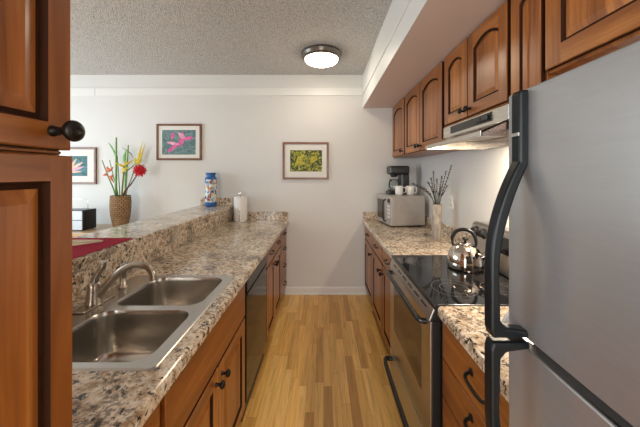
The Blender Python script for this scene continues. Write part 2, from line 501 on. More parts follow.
# open-topped case so the bowls hang inside it
b = MB()
b.box(LX - .018, LX, .812, 1.666, .10, .868, 'wood_v', .002).box(LB, LX - .018, .812, .828, .10, .868, 'wood_v').box(LB, LX - .018, 1.65, 1.666, .10, .868, 'wood_v').box(LB, LX - .018, .828, 1.65, .10, .116, 'wood_v').box(LB, LB + .008, .828, 1.65, .116, .868, 'wood_v')
b.build('carcass', c)
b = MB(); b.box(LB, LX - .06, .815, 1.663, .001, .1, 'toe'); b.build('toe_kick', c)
b = slab_front(LX + .001, 1, .825, 1.655, .655, .855); b.build('false_front', c)
add_door(c, LX + .001, 1, .825, 1.237, .115, .64, 0, (1.205, .585), .062)
add_door(c, LX + .001, 1, 1.243, 1.655, .115, .64, 0, (1.275, .585), .062)

c = thing('dishwasher', 'black dishwasher built in between sink cabinet and drawer cabinets', 'dishwasher', (-.78, 1.975, 0))
b = MB(); b.box(LB, LX - .002, 1.674, 2.276, .02, .862, 'black_matte', .002); b.build('body', c)
b = MB(); b.box(LX, LX + .022, 1.678, 2.272, .125, .765, 'dw_black', .006); dd = b.build('door', c)
b = MB(); b.box(LX, LX + .026, 1.678, 2.272, .772, .858, 'dw_black', .006)
b.box(LX + .024, LX + .0275, 1.72, 2.05, .825, .84, 'black'); b.build('control_panel', c)
b = MB(); b.box(LX + .0225, LX + .0235, 2.21, 2.24, .70, .72, 'steel', .0004); b.build('badge', dd)
b = MB(); b.box(LX + .0215, LX + .027, 1.70, 2.25, .748, .762, 'black', .002); b.build('handle', dd)
b = MB(); b.box(LX - .03, LX - .004, 1.68, 2.27, .022, .118, 'black_matte', .003); b.build('toe_panel', c)

c = thing('base_cabinet', 'cherry base cabinet with two drawers over two doors, beside the black dishwasher', 'cabinet', (-.78, 2.66, 0))
carcass(c, LB, LX, 2.282, 3.038, 0, .868, .10)
for y0, y1, ky in ((2.295, 2.655, 2.622), (2.663, 3.025, 2.70)):
    add_drawer(c, LX + .001, 1, y0, y1, .715, .855)
    add_door(c, LX + .001, 1, y0, y1, .115, .70, 0, (ky, .645), .058, .018)
c = thing('drawer_cabinet', 'cherry four-drawer cabinet against the back wall, left run', 'cabinet', (-.78, 3.27, 0))
carcass(c, LB, LX, 3.042, 3.492, 0, .868, .10)
for z0, z1 in ((.715, .855), (.525, .705), (.325, .515), (.115, .315)):
    add_drawer(c, LX + .001, 1, 3.055, 3.48, z0, z1)

# --- right run: faces look to -X
RX = 0.52; RB = 1.128
c = thing('base_cabinet', 'cherry base cabinet with two drawers and two doors under the microwave', 'cabinet', (.82, 2.96, 0))
carcass(c, RB, RX, 2.432, 3.492, 0, .868, .10)
for y0, y1, ky in ((2.93, 3.45, 2.965), (2.442, 2.918, 2.478)):
    add_drawer(c, RX - .001, -1, y0, y1, .715, .855)
    add_door(c, RX - .001, -1, y0, y1, .115, .70, 0, (ky, .64), .058, .018)
c = thing('base_cabinet', 'cherry base cabinet with one drawer over one door on the far side of the range', 'cabinet', (.82, 2.2, 0))
carcass(c, RB, RX, 1.978, 2.428, 0, .868, .10)
add_drawer(c, RX - .001, -1, 1.99, 2.418, .715, .855)
add_door(c, RX - .001, -1, 1.99, 2.418, .115, .70, 0, (2.383, .64), .058, .018)
c = thing('drawer_cabinet', 'cherry drawer cabinet with bow pulls between the range and the fridge', 'cabinet', (.82, .89, 0))
carcass(c, RB, RX, .586, 1.203, 0, .868, .10)
for z0, z1 in ((.708, .858), (.553, .703), (.34, .548), (.115, .335)):
    d = slab_front(RX - .001, -1, .592, 1.196, z0, z1).build('drawer', c)
    pull_mesh(RX - .021, -1, .90, (z0 + z1) / 2 + .025, .062, .028, .0058, .012).build('pull', d)

# --- wall cabinets
UX = 0.858; UF = UX - .001
def upper(label, y0, y1, z0, doors, stile=0.062, group=None):
    c = thing('wall_cabinet', label, 'cabinet', ((UX + RB) / 2, (y0 + y1) / 2, z0), 0, group)
    carcass(c, RB, UX, y0 + g, y1 - g, z0, SOF - .001)
    for a, b_, ky in doors:
        add_door(c, UF, -1, a, b_, z0 + .012, SOF - .012, min(.038, (b_ - a) * .10), (ky, z0 + .05) if ky else None, stile)
    return c
upper('cherry wall cabinet with one arched door in the back corner above the coffee maker', 2.955, 3.497, 1.669, [(2.975, 3.46, 3.01)])
upper('cherry wall cabinet with two arched doors, between range hood and corner cabinet', 2.005, 2.951, 1.669, [(2.488, 2.935, 2.52), (2.022, 2.476, 2.444)])
upper('short cherry wall cabinet with two arched doors right above the range hood', 1.29, 2.001, 1.80, [(1.665, 1.975, 1.695), (1.302, 1.655, 1.625)])
upper('narrow tall cherry wall cabinet between hood cabinet and fridge cabinet', 1.09, 1.286, 1.669, [(1.10, 1.276, None)], .058)
c = thing('wall_cabinet', 'wide cherry wall cabinet with square panels directly above the fridge', 'cabinet', (.99, .6, 1.855))
carcass(c, RB, UX, -.05, 1.086, 1.855, SOF - .001)
add_door(c, UF, -1, .525, 1.078, 1.867, SOF - .012, 0, None, .072)
add_door(c, UF, -1, -.04, .517, 1.867, SOF - .012, 0, None, .072)

# --- tall pantry at the left edge
PX = -0.466
c = thing('pantry_cabinet', 'tall cherry pantry cabinet at the near end of the sink counter', 'cabinet', (-.76, .03, 0))
carcass(c, -1.07, PX, -.45, .503, 0, 2.45, .10)
zs = EYE + .0335
add_door(c, PX + .001, 1, .04, .5040, zs + .008, 2.43, 0, None, .043)
b = MB(); b.box(PX - .004, PX + .012, .04, .494, zs, zs + .006, 'wood_h', .002); b.build('rail', c)
kd = [o for o in c.children if o.name.startswith('door')][0]
knob_mesh(PX + .021, 1, .468, EYE + .0705, .0178, .047).build('knob', kd)
d2 = door_mesh(PX + .001, 1, .04, .5078, .115, zs - .002, 0, .043).build('door', c)
knob_mesh(PX + .021, 1, .475, .95, .0178, .047).build('knob', d2)
for z0, z1 in ((zs + .006, 2.43), (.115, zs - .002)):
    door_mesh(PX + .001, 1, -.44, .034, z0, z1, 0, .06).build('door', c)

# ------------------------------------------------------------------ granite
def counter_front(b, xf, sgn, xb, y0, y1, z0=.871, z1=.915):
    """slab from rounded front xf to back xb"""
    h = z1 - z0; r = h * .36
    pts = [(xb, z0), (xb, z1)]
    arc = []
    for k in range(6):
        a = PI / 2 * k / 5
        arc.append((xf + sgn * r * (1 - math.sin(a)), z1 - r * (1 - math.cos(a))))
    for k in range(4):
        a = PI / 2 * k / 3
        arc.append((xf + sgn * .008 * (1 - math.cos(a)), z0 + .008 * (1 - math.sin(a))))
    b.prism(pts + arc, 1, y0, y1, 'granite')
SK = dict(x0=-1.035, x1=-.482, y0=.81, y1=1.57)
CF = -.43; CBk = -1.108
b = MB(); b.keep = True
counter_front(b, CF, -1, SK['x1'] - .02, .512, 3.497)
b.box(CBk, SK['x1'] - .02, .512, SK['y0'] + .012, .871, .915, 'granite').box(CBk, SK['x1'] - .02, SK['y1'] - .012, 3.497, .871, .915, 'granite')
b.box(CBk, SK['x0'] + .012, SK['y0'] + .012, SK['y1'] - .012, .871, .915, 'granite')
o = b.build('worktop'); tag(o, 'long speckled granite worktop around the double sink', 'worktop')
b = MB(); b.box(CBk + .001, CF - .004, 3.476, 3.498, .9155, 1.015, 'granite', .003); b.build('backsplash', o)

b = MB(); b.keep = True
counter_front(b, -1.103, -1, -1.505, .512, 3.498, 1.052, 1.095)
o = b.build('bar_top'); tag(o, 'raised granite bar ledge behind the sink worktop', 'worktop')
b = MB(); b.box(-1.128, -1.1095, .512, 3.498, .916, 1.0515, 'granite'); b.build('riser', o)
b = MB(); b.box(-1.50, -1.112, 3.478, 3.498, 1.0955, 1.185, 'granite', .003); b.build('backsplash', o)
b = MB(); b.box(-1.45, -1.13, .515, 3.499, 0, 1.051, 'wall'); struct('wall_partition', b)

b = MB(); b.keep = True
counter_front(b, .478, 1, 1.105, 1.97, 3.497)
o = b.build('worktop'); tag(o, 'granite worktop under the microwave on the far side of the range', 'worktop')
b = MB(); b.box(.482, 1.10, 3.476, 3.498, .9155, 1.015, 'granite', .003).box(1.102, 1.128, 1.97, 3.498, .872, 1.015, 'granite', .003); b.build('backsplash', o)
b = MB(); b.keep = True
counter_front(b, .484, 1, 1.105, .574, 1.208)
o = b.build('worktop'); tag(o, 'short granite worktop between the range and the fridge', 'worktop')
b = MB(); b.box(1.102, 1.128, .574, 1.208, .872, 1.015, 'granite', .003); b.build('backsplash', o)

# ------------------------------------------------------------------ sink and faucet
def rrect(x0, x1, y0, y1, r, z, n=6):
    pts = []
    for cx, cy, a0 in ((x1 - r, y1 - r, 0), (x0 + r, y1 - r, PI / 2), (x0 + r, y0 + r, PI), (x1 - r, y0 + r, 3 * PI / 2)):
        for k in range(n + 1):
            a = a0 + PI / 2 * k / n
            pts.append(Vector((cx + r * math.cos(a), cy + r * math.sin(a), z)))
    return pts
sink = thing('kitchen_sink', 'double-bowl stainless steel sink set into the granite worktop', 'sink', (-.76, 1.19, .72))
bowls = [(-.905, -.527, .842, 1.165), (-.905, -.527, 1.205, 1.535)]
zt = .9195
b = MB(); bm = b.bm; k = b.mi('steel_sink')
def ring_verts(pts): return [bm.verts.new(p) for p in pts]
def bridge(a, c_, smooth=True):
    n = len(a)
    for i in range(n):
        f = bm.faces.new((a[i], a[(i + 1) % n], c_[(i + 1) % n], c_[i])); f.smooth = smooth; f.material_index = k
outer = ring_verts(rrect(SK['x0'] + .006, SK['x1'] - .006, SK['y0'] + .006, SK['y1'] - .006, .014, zt))
edge = ring_verts(rrect(SK['x0'], SK['x1'], SK['y0'], SK['y1'], .018, .9152))
bridge(outer, edge)
eds = []
def loop_edges(vs):
    for i in range(len(vs)):
        e = bm.edges.get((vs[i], vs[(i + 1) % len(vs)])) or bm.edges.new((vs[i], vs[(i + 1) % len(vs)]))
        eds.append(e)
loop_edges(outer)
holes = []
for x0, x1, y0, y1 in bowls:
    h = ring_verts(rrect(x0, x1, y0, y1, .065, zt)); holes.append(h); loop_edges(h)
for f in bmesh.ops.triangle_fill(bm, edges=eds, use_beauty=True)['geom']:
    if isinstance(f, bmesh.types.BMFace): f.material_index = k
b.build('rim', sink)
for x0, x1, y0, y1 in bowls:
    b = MB(); bm = b.bm; k = b.mi('steel_sink')
    prev = None
    prof = [(0, zt, .065), (.002, zt - .004, .063), (.004, zt - .02, .062), (.012, .80, .06), (.017, .765, .06), (.026, .745, .055), (.045, .735, .05), (.10, .731, .03)]
    for ins, z, r in prof:
        cur = ring_verts(rrect(x0 + ins, x1 - ins, y0 + ins, y1 - ins, r, z))
        if prev: bridge(prev, cur)
        prev = cur
    cz = bm.verts.new(((x0 + x1) / 2, (y0 + y1) / 2, .729))
    for i in range(len(prev)):
        f = bm.faces.new((prev[i], prev[(i + 1) % len(prev)], cz)); f.smooth = True; f.material_index = k
    bo = b.build('bowl', sink)
    b = MB(); cx, cy = (x0 + x1) / 2, (y0 + y1) / 2
    b.lathe([(0, .7315), (.018, .7315), (.02, .734), (.04, .7345), (.043, .732), (.043, .7295), (0, .7295)], (cx, cy, 0), 'nickel', 24)
    b.lathe([(0, .734), (.012, .734), (.012, .7375), (0, .7385)], (cx, cy, 0), 'black', 16)
    b.build('drain', bo)

fx, fy, fz = -.977, 1.215, .9196
fa = thing('kitchen_faucet', 'brushed nickel faucet with arched spout and upright lever on the sink deck', 'faucet', (fx, fy, fz))
b = MB()
b.box(fx - .028, fx + .028, fy - .085, fy + .085, fz, fz + .008, 'nickel', .006)
b.lathe([(0, 0), (.034, 0), (.033, .01), (.028, .03), (.026, .065), (.024, .085), (.019, .095), (0, .098)], (fx, fy, fz), 'nickel', 24)
b.build('body', fa)
b = MB()
b.tube([(fx + .008, fy, fz + .03), (fx + .055, fy, fz + .085), (fx + .11, fy, fz + .14), (fx + .165, fy, fz + .168), (fx + .215, fy, fz + .165), (fx + .245, fy, fz + .14), (fx + .252, fy, fz + .105)], [.017, .016, .0145, .0135, .013, .013, .0135], 'nickel', 16, 6)
b.build('spout', fa)
b = MB()
b.tube([(fx, fy, fz + .085), (fx + .004, fy, fz + .11), (fx + .02, fy, fz + .138), (fx + .034, fy, fz + .158), (fx + .042, fy, fz + .185)], [.018, .016, .0125, .014, .012], 'nickel', 14, 6, flat=.75)
b.build('lever', fa)
sp = MB()
sp.lathe([(0, 0), (.022, 0), (.022, .006), (.015, .012), (.0145, .06), (.018, .085), (.02, .105), (.013, .116), (0, .118)], (-.985, 1.40, .9196), 'nickel', 20)
tag(sp.build('side_sprayer'), 'small nickel side sprayer standing behind the arched spout', 'sprayer')

# ------------------------------------------------------------------ refrigerator
FX = 0.36
fr = thing('refrigerator', 'stainless steel fridge with top freezer and black bar handles', 'refrigerator', (.75, .18, 0))
b = MB(); b.box(.43, 1.085, -.20, .562, .02, 1.62, 'black_matte', .006); b.build('body', fr)
b = MB(); b.box(.405, .432, -.195, .557, .06, 1.60, 'black', .003); b.build('gasket', fr)
def fdoor(z0, z1):
    q = MB()
    pts = [(.405, -.20), (.405, .565)]
    n = 10
    front = []
    for i in range(n + 1):
        u = i / n; y = .565 - .765 * u
        bow = .007 * (1 - (2 * u - 1) ** 2)
        front.append((FX + .005 - bow, y))
    # rounded vertical edges
    front[0] = (FX + .014, .565); front.insert(1, (FX + .005, .562)); front.insert(2, (FX + .002, .555)); front.insert(3, (FX + .002, .54))
    front[-1] = (FX + .022, -.20); front.insert(-1, (FX + .010, -.193)); front.insert(-1, (FX + .0065, -.18))
    t_ = pts + front
    q.prism(t_, 2, z0, z1, 'steel_fridge', .003, 2)
    return q
ZG = EYE - .294
fd = fdoor(ZG, EYE + .153).build('freezer_door', fr)
rd = fdoor(.09, ZG - .018).build('fridge_door', fr)
hp = [(.366, .150), (.351, .150), (.3475, .146)]
for i in range(13):
    u = i / 12
    hp.append((.3475 - .0505 * (1 - (1 - u) ** 1.9), .022 - .185 * u))
hp += [(.297, -.277), (.301, -.2915), (.366, -.2915), (.366, -.2795), (.325, -.274), (.315, -.262)]
for i in range(13):
    u = 1 - i / 12
    hp.append((.366 - .0535 * (1 - (1 - u) ** 1.8), .022 - .20 * u))
b = MB(); b.prism([(x, EYE + z) for x, z in hp], 1, .504, .529, 'fridge_handle', .004, 2)
ho = b.build('handle', fd)
b = MB(); b.prism([(x, EYE - .296 - (.2915 + z) - .003) for x, z in [(q[0], q[1] * 1.0) for q in hp]], 1, .504, .529, 'fridge_handle', .004, 2)
b.build('handle', rd)
b = MB(); b.box(.3465, .3478, .506, .528, EYE + .068, EYE + .074, 'steel', .0004); b.build('clip', ho)
b = MB(); b.prism([(.372, ZG + .001), (.352, ZG + .001), (.366, ZG + .022)], 1, .559, .566, 'white_plastic'); b.build('corner_cap', fd)
b = MB()
b.box(.44, .54, -.18, .54, .001, .022, 'black'); b.build('base_grille', fr)

# ------------------------------------------------------------------ range
RY0, RY1 = 1.214, 1.964
rg = thing('kitchen_range', 'stainless electric range with black glass cooktop', 'range', (.78, 1.59, 0))
b = MB(); b.box(.505, 1.10, RY0, RY1, .03, .898, 'black_matte', .003); b.build('body', rg)
for fx_ in (.56, 1.05):
    for fy_ in (RY0 + .05, RY1 - .05):
        b = MB(); b.lathe([(0, 0), (.018, 0), (.018, .03), (0, .03)], (fx_, fy_, .001), 'black', 12); b.build('foot', rg)
b = MB()
b.box(.476, .984, RY0 + .006, RY1 - .006, .902, .9165, 'cooktop', .003)
ct = b.build('cooktop', rg)
b = MB()
b.box(.470, .486, RY0, RY1, .8985, .9185, 'trim_grey', .006, 3).box(.486, .984, RY0, RY0 + .007, .899, .918, 'black', .002).box(.486, .984, RY1 - .007, RY1, .899, .918, 'black', .002)
b.build('trim', ct)
t = NT('burner_mark'); M['mark'] = t.p(t.ramp(t.noise(t.coord(), 200, 2), [(0, (.045, .045, .045)), (1, (.075, .075, .075))]), .4)
for cx, cy, r in ((.64, 1.40, .105), (.64, 1.78, .08), (.86, 1.40, .08), (.86, 1.76, .105)):
    b = MB()
    for rr in (r, r * .62):
        b.lathe([(rr - .0016, .9166), (rr - .0016, .9169), (rr + .0016, .9169), (rr + .0016, .9166)], (cx, cy, 0), 'mark', 48)
    b.build('burner_ring', ct)
b = MB()   # sloping vent panel under the cooktop lip
b.prism([(.505, .897), (.478, .897), (.458, .846), (.505, .846)], 1, RY0 + .004, RY1 - .004, 'black_matte', .002)
b.prism([(.479, .896), (.472, .896), (.452, .847), (.459, .847)], 1, RY0 + .006, RY1 - .006, 'steel', .001)
for i in range(6):
    yy = RY0 + .07 + i * .105
    for (xa, za, xb_, zb_) in ((.4664, .8815, .4632, .8735), (.4617, .8695, .4585, .8615)):
        b.prism([(xa - .0004, za), (xb_ - .0004, zb_), (xb_ + .004, zb_), (xa + .004, za)], 1, yy, yy + .075, 'black_matte')
b.build('vent_panel', rg)
b = MB(); b.box(.463, .503, RY0 + .004, RY1 - .004, .30, .843, 'black_matte', .004).box(.458, .464, RY0 + .006, RY1 - .006, .302, .841, 'steel', .002); od = b.build('oven_door', rg)
b = MB(); b.box(.4565, .4585, 1.335, 1.85, .465, .765, 'oven_glass', .0008); b.build('window', od)
b = MB(); b.tube([(.458, RY1 - .06, .818), (.432, RY1 - .062, .822), (.422, RY1 - .085, .828), (.418, RY1 - .20, .832), (.418, 1.59, .833), (.418, RY0 + .20, .832), (.422, RY0 + .085, .828), (.432, RY0 + .062, .822), (.458, RY0 + .06, .818)], .0105, 'black', 14, 5, flat=1.25)
b.build('handle', od)
b = MB(); b.box(.463, .503, RY0 + .004, RY1 - .004, .065, .292, 'black_matte', .004).box(.458, .464, RY0 + .006, RY1 - .006, .067, .290, 'steel', .002); sd = b.build('storage_drawer', rg)
b = MB(); b.tube([(.458, RY1 - .05, .235), (.43, RY1 - .052, .24), (.408, RY1 - .08, .245), (.402, RY1 - .2, .245), (.402, RY0 + .2, .245), (.408, RY0 + .08, .245), (.43, RY0 + .052, .24), (.458, RY0 + .05, .235)], .0125, 'black', 14, 5, flat=1.25)
b.build('handle', sd)
b = MB()
b.prism([(.985, .9195), (1.126, .9195), (1.126, 1.15), (1.04, 1.155), (1.015, 1.14)], 1, RY0 + .012, RY1 - .012, 'steel', .008, 3)
bg = b.build('backguard', rg)
nrm = Vector((-1, 0, .136)).normalized()
for ky in (RY1 - .085, RY1 - .172, RY0 + .172, RY0 + .085):
    b = MB()
    px_ = 1.0095
    b.lathe([(0, 0), (.034, 0), (.034, .004), (.026, .006), (.024, .026), (.02, .03), (0, .03)], (px_ + .001, ky, 1.10), 'black', 24, axis=nrm)
    b.box(px_ - .038, px_ - .024, ky - .004, ky + .004, 1.083, 1.122, 'black', .002)
    b.build('knob', bg)
b = MB(); b.prism([(.9985, 1.03), (1.0105, 1.12), (1.014, 1.12), (1.002, 1.03)], 1, 1.47, 1.71, 'cooktop'); b.build('display', bg)

# ------------------------------------------------------------------ range hood
hd = thing('range_hood', 'stainless range hood under the short wall cabinets', 'range hood', (.92, 1.645, 1.65))
b = MB()
HY0, HY1 = 1.292, 1.999
b.box(.84, 1.126, HY0, HY1, 1.715, 1.797, 'steel_hood', .004)
b.prism([(.838, 1.716), (.838, 1.726), (.712, 1.672), (.712, 1.648), (.722, 1.648), (.722, 1.664)], 1, HY0, HY1, 'steel_hood', .001)
for a, c_ in ((HY0, HY0 + .006), (HY1 - .006, HY1)):
    b.prism([(.714, 1.648), (.714, 1.672), (.842, 1.727), (1.126, 1.727), (1.126, 1.648)], 1, a, c_, 'steel_hood')
b.box(1.115, 1.126, HY0 + .006, HY1 - .006, 1.648, 1.715, 'steel_hood')
b.build('body', hd)
b = MB(); b.box(.8365, .8405, 1.42, 1.88, 1.742, 1.788, 'black', .002); cp = b.build('control_panel', hd)
b = MB()
b.box(.822, .837, 1.44, 1.495, 1.752, 1.778, 'black', .003); b.box(.824, .837, 1.51, 1.56, 1.752, 1.778, 'black', .003)
b.build('rocker_switch', cp)
t = NT('hood_lens'); M['hood_lens'] = t.p((1.0, .85, .62), .4, 0.0, **{'Emission Color': (1.0, .80, .55), 'Emission Strength': 9.0})
b = MB(); b.box(.90, 1.02, 1.36, 1.52, 1.700, 1.7145, 'hood_lens', .004); b.build('lamp_lens', hd)
t = NT('hood_filter'); fn = t.n('ShaderNodeTexVoronoi', {'Vector': t.coord(), 'Scale': 160.0}).outputs[0]
t.bump(fn, .4, .002); M['filter'] = t.p(t.ramp(fn, [(0, (.42, .38, .33)), (1, (.62, .57, .5))]), .4, .9)
b = MB(); b.box(.86, 1.10, 1.56, 1.97, 1.703, 1.7145, 'filter', .002); b.build('filter', hd)
hl = area('hood_lamp_light', (.96, 1.44, 1.695), (0, 0, 0), .11, .15, 12.0, (1.0, .82, .62))

# ------------------------------------------------------------------ ceiling light
cl = thing('ceiling_light', 'round flush ceiling light with glowing dome and grey ring', 'ceiling light', (-.02, 2.87, CEIL))
b = MB(); b.lathe([(0, 0), (.195, 0), (.205, -.008), (.205, -.03), (.198, -.036), (.198, -.048), (.19, -.058), (.176, -.066), (.165, -.066), (.16, -.05), (0, -.05)], (-.02, 2.87, CEIL), plain('ring_bronze', (.16, .14, .12), .3, .7), 56)
b.build('ring', cl)
t = NT('lamp_dome'); M['dome'] = t.p((1, .95, .86), .4, 0.0, **{'Emission Color': (1.0, .86, .66), 'Emission Strength': 19.0})
b = MB(); b.lathe([(.166, -.060), (.163, -.075), (.145, -.092), (.11, -.107), (.06, -.116), (0, -.119)], (-.02, 2.87, CEIL), 'dome', 48)
b.build('diffuser', cl)

# ------------------------------------------------------------------ things on the right worktop
mwx, mwy, mwz = .702, 2.975, .9165
mw = thing('microwave_oven', 'silver microwave on the right worktop in the back corner', 'microwave', (mwx, mwy, mwz), math.radians(9))
# local: front face at x=0 (faces -X), near side at y=0
b = MB(); b.box(.022, .385, 0, .43, .014, .326, 'steel_micro', .006)
b.build('body', mw, True)
for x_ in (.05, .34):
    for y_ in (.04, .39):
        b = MB(); b.lathe([(0, 0), (.014, 0), (.014, .014), (0, .014)], (x_, y_, 0), 'black', 12); b.build('foot', mw, True)
b = MB(); b.box(0, .022, .118, .43, .016, .324, 'steel_micro', .006); md = b.build('door', mw, True)
b = MB(); b.box(-.001, .002, .175, .40, .06, .275, 'oven_glass', .001); b.build('window', md, True)
b = MB(); b.tube([(.004, .135, .05), (-.028, .137, .065), (-.036, .14, .165), (-.028, .137, .265), (.004, .135, .28)], .009, 'black', 12, 6); b.build('handle', md, True)
b = MB(); b.box(.001, .022, 0, .114, .016, .324, 'steel_micro', .005)
b.box(-.0002, .002, .02, .095, .255, .295, 'black')
for i in range(4):
    for j in range(3): b.box(-.0006, .002, .022 + j * .026, .042 + j * .026, .09 + i * .038, .115 + i * .038, 'white_plastic', .0008)
b.build('control_panel', mw, True)
MT = mwz + .3265
cm = thing('coffee_maker', 'black drip coffee maker on top of the microwave', 'coffee maker', (.80, 3.33, MT))
cx0, cyc = .745, 3.335
b = MB(); b.box(cx0, cx0 + .235, cyc - .085, cyc + .085, MT + .0005, MT + .035, 'black', .012, 3); b.lathe([(0, .035), (.062, .035), (.062, .039), (0, .039)], (cx0 + .078, cyc, MT), 'black_matte', 28); b.build('base', cm)
b = MB(); b.box(cx0 + .145, cx0 + .235, cyc - .085, cyc + .085, MT + .035, MT + .235, 'black', .012, 3); b.build('water_tank', cm)
b = MB(); b.box(cx0 + .01, cx0 + .237, cyc - .088, cyc + .088, MT + .232, MT + .325, 'black', .016, 3); b.lathe([(0, .198), (.03, .198), (.055, .233), (0, .233)], (cx0 + .078, cyc, MT), 'black', 24); b.build('brew_basket', cm)
b = MB(); b.lathe([(0, .040), (.058, .040), (.066, .055), (.067, .09), (.06, .13), (.05, .155), (.052, .17), (.049, .17), (.047, .155), (.057, .13), (.064, .09), (.063, .057), (.055, .043), (0, .043)], (cx0 + .078, cyc, MT), 'glass', 32); cf = b.build('carafe', cm)
b = MB(); b.tube([(cx0 + .04, cyc - .05, MT + .155), (cx0 + .01, cyc - .085, MT + .15), (cx0 + .005, cyc - .09, MT + .09), (cx0 + .03, cyc - .062, MT + .065)], .007, 'black', 10, 5); b.build('handle', cf)
for i, (mx, my, lb, an) in enumerate(((.838, 3.16, 'white mug on the microwave, the one in front of the coffee maker', -.25), (.963, 3.175, 'white mug on the microwave, the one nearer the dried twigs', -.15))):
    m_ = thing('coffee_mug', lb, 'mug', (mx, my, MT + .0005), an, 'white mugs on the microwave')
    b = MB(); b.lathe([(0, 0), (.034, 0), (.040, .004), (.043, .03), (.0445, .098), (.043, .101), (.041, .098), (.040, .03), (.036, .01), (0, .01)], (0, 0, 0), 'white_ceramic', 32); b.build('cup', m_, True)
    b = MB(); b.tube([(.041, 0, .084), (.062, 0, .084), (.072, 0, .066), (.07, 0, .04), (.056, 0, .024), (.041, 0, .024)], .0055, 'white_ceramic', 10, 5); b.build('handle', m_, True)

vx, vy, vz = .962, 2.42, .9155
t = NT('grey_stone'); sn = t.noise(t.mapping(t.coord(), (30, 30, 12)), 1.0, 6, .65); t.bump(sn, .3, .004)
M['stone'] = t.p(t.ramp(sn, [(.3, (.18, .15, .125)), (.5, (.34, .30, .26)), (.7, (.46, .42, .37))]), .7)
b = MB(); b.lathe([(0, 0), (.034, 0), (.037, .006), (.040, .15), (.041, .305), (.037, .305), (.035, .15), (.033, .012), (0, .012)], (vx, vy, vz), 'stone', 32)
tag(b.build('stone_vase'), 'slim grey stone vase holding dried twigs on the far right worktop', 'vase')
M['twig'] = plain('dry_twig', (.045, .045, .028), .8)
tips = [(413, 184.5, 2.37), (421, 188, 2.50), (428, 183, 2.35), (431, 179, 2.52), (433, 172.5, 2.32), (437, 180, 2.48), (441, 187, 2.33), (442, 177, 2.53), (446, 172, 2.47), (447, 186, 2.36), (451.5, 166.5, 2.42)]
for i, (px, py, d) in enumerate(tips):
    e = at(px, py, d)
    dr0 = Vector((e.x - vx, e.y - vy, 0)).normalized()
    s0 = Vector((vx, vy, vz + .02)) + dr0 * .022; s1 = Vector((vx, vy, vz + .315)) + dr0 * .026
    mid = s1.lerp(e, .55) + Vector((0, 0, .03 if i < 3 else .008))
    b = MB(); b.tube([s0, s1, mid, e], [.0034, .0032, .0026, .0014], 'twig', 6, 6)
    P = catmull([s0, s1, mid, e], 6)
    rnd = random.Random(i)
    for p in P[9:]:
        for _ in range(5):
            dr = Vector((rnd.uniform(-1, 1), rnd.uniform(-1, 1), rnd.uniform(.1, 1))).normalized()
            L = rnd.uniform(.012, .024); sd_ = dr.cross(Vector((0, 0, 1))).normalized() * .004
            b.face([p, p + dr * L * .5 + sd_, p + dr * L, p + dr * L * .5 - sd_], 'twig')
    tag(b.build('dried_twig'), 'dark dried twig with tiny leaves standing in the grey stone vase', 'twig', 'dried twigs in the stone vase')

# kettle
kx, ky_, kz = .845, 1.70, .9173
kt = thing('tea_kettle', 'round stainless steel kettle with black arched handle on the cooktop', 'kettle', (kx, ky_, kz))
b = MB(); b.lathe([(0, 0), (.092, 0), (.104, .004), (.107, .012), (.107, .035), (.104, .07), (.094, .105), (.076, .133), (.05, .15), (.046, .153), (0, .153)], (kx, ky_, kz), 'steel_kettle', 48); b.build('body', kt)
b = MB(); b.lathe([(0, .153), (.045, .1535), (.044, .158), (.025, .165), (0, .167)], (kx, ky_, kz), 'steel_kettle', 36); ld = b.build('lid', kt)
b = MB(); b.lathe([(0, .166), (.008, .166), (.008, .174), (.02, .184), (.021, .19), (.012, .194), (0, .195)], (kx, ky_, kz), 'black', 20); b.build('knob', ld)
sdv = Vector((.80, -.60, 0)).normalized()
C_ = Vector((kx, ky_, kz))
b = MB(); b.tube([C_ + sdv * .085 + Vector((0, 0, .075)), C_ + sdv * .118 + Vector((0, 0, .105)), C_ + sdv * .14 + Vector((0, 0, .135))], [.026, .019, .014], 'steel_kettle', 18, 5)
sp_ = b.build('spout', kt)
b = MB(); b.tube([C_ + sdv * .136 + Vector((0, 0, .129)), C_ + sdv * .146 + Vector((0, 0, .142)), C_ + sdv * .15 + Vector((0, 0, .148))], [.017, .0175, .012], 'black', 16); b.tube([C_ + sdv * .14 + Vector((0, 0, .147)), C_ + sdv * .115 + Vector((0, 0, .172))], .005, 'black', 8); b.build('spout_cap', sp_)
b = MB()
hpts = [C_ + sdv * (x * .9 - .006) + Vector((0, 0, z)) for x, z in ((-.072, .132), (-.078, .16), (-.076, .195), (-.052, .228), (0, .245), (.048, .232), (.07, .2), (.076, .162), (.07, .134))]
b.tube(hpts, [.008, .009, .0125, .013, .013, .013, .0125, .009, .008], 'black', 14, 5, flat=.8); b.build('handle', kt)

for o_ in (kt,): o_.scale = (.93, .93, .93)
# outlet plate on right wall
ou = thing('wall_outlet', 'white outlet plate on the right wall above the stone vase', 'outlet', (XR, 2.52, 1.17))
b = MB(); b.box(XR - .006, XR - .0002, 2.485, 2.555, 1.17, 1.285, 'white_plastic', .002); b.build('plate', ou)
for z in (1.205, 1.25):
    b = MB(); b.lathe([(0, 0), (.016, 0), (.016, .002), (0, .002)], (XR - .006, 2.52, z), 'white_ceramic', 18, axis=(-1, 0, 0))
    for dy in (-.006, .006): b.box(XR - .0085, XR - .0078, 2.52 + dy - .001, 2.52 + dy + .001, z - .004, z + .004, 'black')
    b.build('socket', ou)

